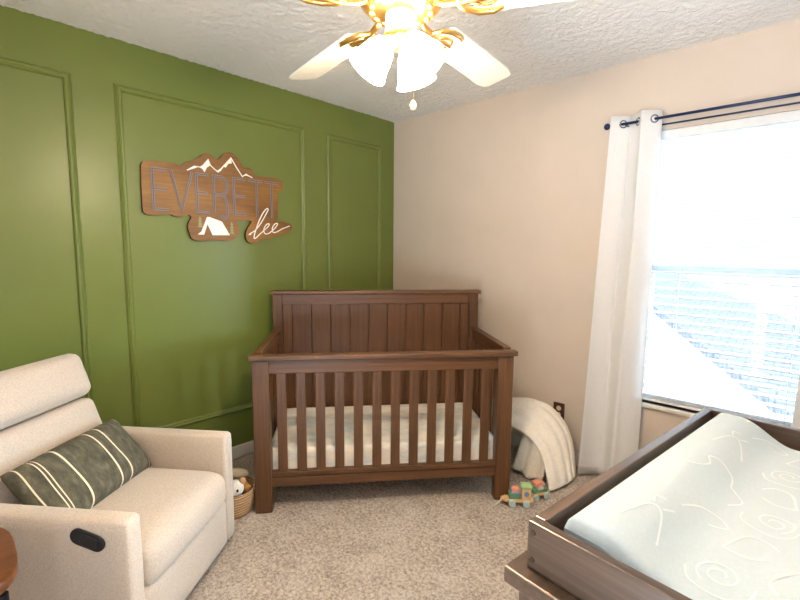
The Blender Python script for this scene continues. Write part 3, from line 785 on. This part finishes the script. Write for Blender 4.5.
def flap(u, v):
    p = rail(tl, u).lerp(rail(bt, u), v); p += Vector((.1, -1, 0)) * .012 * math.sin(u * 13 + v) * (.3 + v)
    return p - org
b = B(); b.grid(flap, 40, 16); b.build('hanging_fold', M['blanket'], bk, solid=.014)

# ------------------------------------------------------------------ toy train
def wheel(par, x, y, r=.021, mat='toy_pale'):
    B().cyl((x, y, r), (x, y + (.012 if y > 0 else -.012), r), r, r * .94, 20).build('wheel', M[mat], par, bevel=.002)
tn = thing('toy_engine', 'wooden toy train engine with green cab roof beside the crib post', 'toy', (1.624, -.676, 0), R(38)); tn.scale = (.93,) * 3
B().box(-.085, .085, -.026, .026, .022, .044).build('chassis', M['toy_wood'], tn, bevel=.006)
B().cyl((-.083, 0, .034), (-.102, 0, .034), .016, .012, 14).build('nose', M['toy_wood'], tn, bevel=.003)
for x in (-.04, .042):
    for y in (-.027, .027): wheel(tn, x, y)
B().box(.015, .068, -.025, .025, .044, .108).build('cab', M['toy_wood'], tn, bevel=.004)
B().box(.009, .074, -.029, .029, .108, .128).build('cab_roof', M['toy_lightgreen'], tn, bevel=.009, seg=3)
B().cyl((.0415, -.0245, .078), (.0415, -.0275, .078), .015, .015, 20).build('cab_window', M['toy_blue'], tn)
B().box(-.058, .008, -.024, .024, .044, .072).build('block', M['toy_green'], tn, bevel=.003)
B().box(-.046, .006, -.022, .022, .072, .084).build('block', M['toy_blue'], tn, bevel=.003)
B().box(-.040, .000, -.020, .020, .084, .105).build('block', M['toy_coral'], tn, bevel=.003)
B().tube([(-.10, 0, .034), (-.115, -.012, .012), (-.14, -.03, .006), (-.17, -.06, .005), (-.19, -.10, .005)], .0034, 6).build('pull_string', M['string'], tn)
wg = thing('toy_wagon', 'wooden toy train wagon stacked with coral, white and green blocks behind the engine', 'toy', (1.672, -.535, 0), R(62)); wg.scale = (.88,) * 3
B().box(-.07, .07, -.026, .026, .022, .044).build('chassis', M['toy_wood'], wg, bevel=.006)
for x in (-.04, .042):
    for y in (-.027, .027): wheel(wg, x, y)
B().box(-.052, .052, -.025, .025, .044, .066).build('block', M['toy_green'], wg, bevel=.003)
B().cyl((0, -.024, .073), (0, .024, .073), .02, .02, 20).build('block', M['toy_white'], wg, bevel=.002)
b = B(); b.prism([(-.036, .088), (.036, .088), (.024, .112), (-.008, .118), (-.036, .108)], -.024, .024, lambda u, v, d: Vector((u, d, v))); b.build('block', M['toy_coral'], wg, bevel=.003)
B().ball((-.075, 0, .034), .010, .010, .010, 10).build('coupling', M['toy_wood'], wg)

# ------------------------------------------------------------------ toy basket
bs = thing('toy_basket', 'woven natural rope basket between the recliner arm and crib leg', 'basket', (.552, -1.790, 0))
B().lathe([(0, 0), (.095, 0), (.108, .02), (.119, .07), (.124, .13), (.121, .135), (.115, .13), (.11, .07), (.10, .025), (.09, .012), (0, .012)], None, 40).build('rope_wall', M['rope'], bs)
for a in (R(50), R(230)):
    c = Vector((.121 * math.cos(a), .121 * math.sin(a), .128)); t_ = Vector((-math.sin(a), math.cos(a), 0))
    B().tube([c - t_ * .03, c - t_ * .026 + Vector((0, 0, .022)), c + Vector((0, 0, .032)), c + t_ * .026 + Vector((0, 0, .022)), c + t_ * .03], .006, 8).build('handle', M['rope'], bs)
ps = thing('plush_toy', 'white plush toy with black eye poking out of the rope basket', 'soft toy', (.618, -1.802, .125), R(-38))
B().ball((0, 0, .028), .045, .043, .042, 14).build('head', M['plush_white'], ps)
for y in (-.02, .02): B().ball((.041, y, .036), .006, .006, .008, 8).build('eye', M['black'], ps)
for y in (-.036, .036): B().ball((-.006, y, .064), .012, .017, .02, 10).build('ear', M['plush_tan'], ps)
B().ball((-.005, 0, -.04), .038, .038, .04, 12).build('body', M['plush_white'], ps)
pg = B(); pg.ball((0, 0, 0), .06, .035, .022, 12); pg = pg.build('plush_toy', M['plush_grey']); pg.location = (.535, -1.748, .187); pg.rotation_euler = (R(8), R(10), R(60))
tag(pg, 'flat greige soft toy lying across the back of the rope basket', 'soft toy')
pg = B(); pg.rbox((.066, .044, .07), .02, None, 6); pg = pg.build('plush_toy', M['plush_gold']); pg.location = (.592, -1.738, .122); pg.rotation_euler = (R(18), R(24), R(20))
tag(pg, 'golden brown soft toy in the basket on the crib side', 'soft toy')

# ------------------------------------------------------------------ outside
struct(B().box(-14, 16, .6, 10, -3.2, -3.0).build('yard', M['ground']))
struct(B().box(-90, 90, 10, 260, -3.2, -3.005).build('field', M['field']))
nb = thing('neighbor_house', 'grey shingled neighboring roof seen through the blind', 'house', (1.5, 5, -3))
rc = [Vector(p) for p in ((-.02124, 8, 1.1484), (3.09138, 4, .3531), (3.0214, .72, -.2628), (.7859, 5, .5737))]
rc[2] = rc[1].lerp(rc[2], .75) ; rc = [p - Vector((1.5, 5, -3)) for p in rc]
nrm_ = (rc[1] - rc[0]).cross(rc[3] - rc[0]).normalized()
if nrm_.z < 0: nrm_ = -nrm_
b = B(); V = rc + [p - nrm_ * .12 for p in rc]
b._add(V, [(0, 1, 2, 3), (7, 6, 5, 4), (0, 4, 5, 1), (1, 5, 6, 2), (2, 6, 7, 3), (3, 7, 4, 0)]); b.build('roof', M['shingle'], nb)
b = B(); V = [p - nrm_ * .121 for p in rc]; cen = sum(V, Vector()) / 4; V = [cen + (p - cen) * .9 for p in V]
V2 = V + [Vector((p.x, p.y, 0)) for p in V]
b._add(V2, [(0, 1, 2, 3), (7, 6, 5, 4), (0, 4, 5, 1), (1, 5, 6, 2), (2, 6, 7, 3), (3, 7, 4, 0)]); b.build('wall', M['siding'], nb)

SKY_LOW, SKY_HIGH, LOW_FILL = .58, 8.0, 6.5
# ------------------------------------------------------------------ light: overcast sky, portal in the window
wd = bpy.data.worlds.new('overcast_sky'); SC.world = wd; wd.use_nodes = True
nt = wd.node_tree; bg = nt.nodes['Background']
tc = N(nt, 'ShaderNodeTexCoord'); sp = N(nt, 'ShaderNodeSeparateXYZ'); nt.links.new(tc.outputs['Generated'], sp.inputs[0])
rp = N(nt, 'ShaderNodeMapRange'); rp.inputs['From Min'].default_value = .55; rp.inputs['From Max'].default_value = .95
rp.inputs['To Min'].default_value = SKY_LOW; rp.inputs['To Max'].default_value = SKY_HIGH
nt.links.new(sp.outputs['Z'], rp.inputs['Value'])
lo = N(nt, 'ShaderNodeMapRange'); lo.inputs['From Min'].default_value = -.12; lo.inputs['From Max'].default_value = -.04   # added glow below the horizon, lights the ceiling through the doorway
lo.inputs['To Min'].default_value = LOW_FILL - SKY_LOW; lo.inputs['To Max'].default_value = 0
nt.links.new(sp.outputs['Z'], lo.inputs['Value'])
ad = N(nt, 'ShaderNodeMath', operation='ADD'); nt.links.new(rp.outputs['Result'], ad.inputs[0]); nt.links.new(lo.outputs['Result'], ad.inputs[1])
nt.links.new(ad.outputs[0], bg.inputs['Strength'])
bg.inputs['Color'].default_value = (.77, .885, 1, 1)
def portal(name, w_, h_, loc, rot):
    pa = bpy.data.lights.new(name, 'AREA'); pa.shape = 'RECTANGLE'; pa.size = w_; pa.size_y = h_; pa.cycles.is_portal = True
    po = bpy.data.objects.new(name, pa); COL.objects.link(po); po.location = loc; po.rotation_euler = rot
portal('window_portal', WX1 - WX0, WZ1 - WZ0, ((WX0 + WX1) / 2, .135, (WZ0 + WZ1) / 2), (R(-90), 0, 0))
portal('doorway_portal', DX1 - DX0, DZ, ((DX0 + DX1) / 2, BY - .115, DZ / 2), (R(90), 0, 0))

sd = bpy.data.lights.new('hazy_sun', 'SUN'); sd.energy = 12; sd.angle = R(50); sd.color = (.74, .88, 1)
so = bpy.data.objects.new('hazy_sun', sd); COL.objects.link(so); so.location = (4, 5, 5)
so.rotation_euler = Vector((-.55, -.80, -.11)).to_track_quat('-Z', 'Y').to_euler()
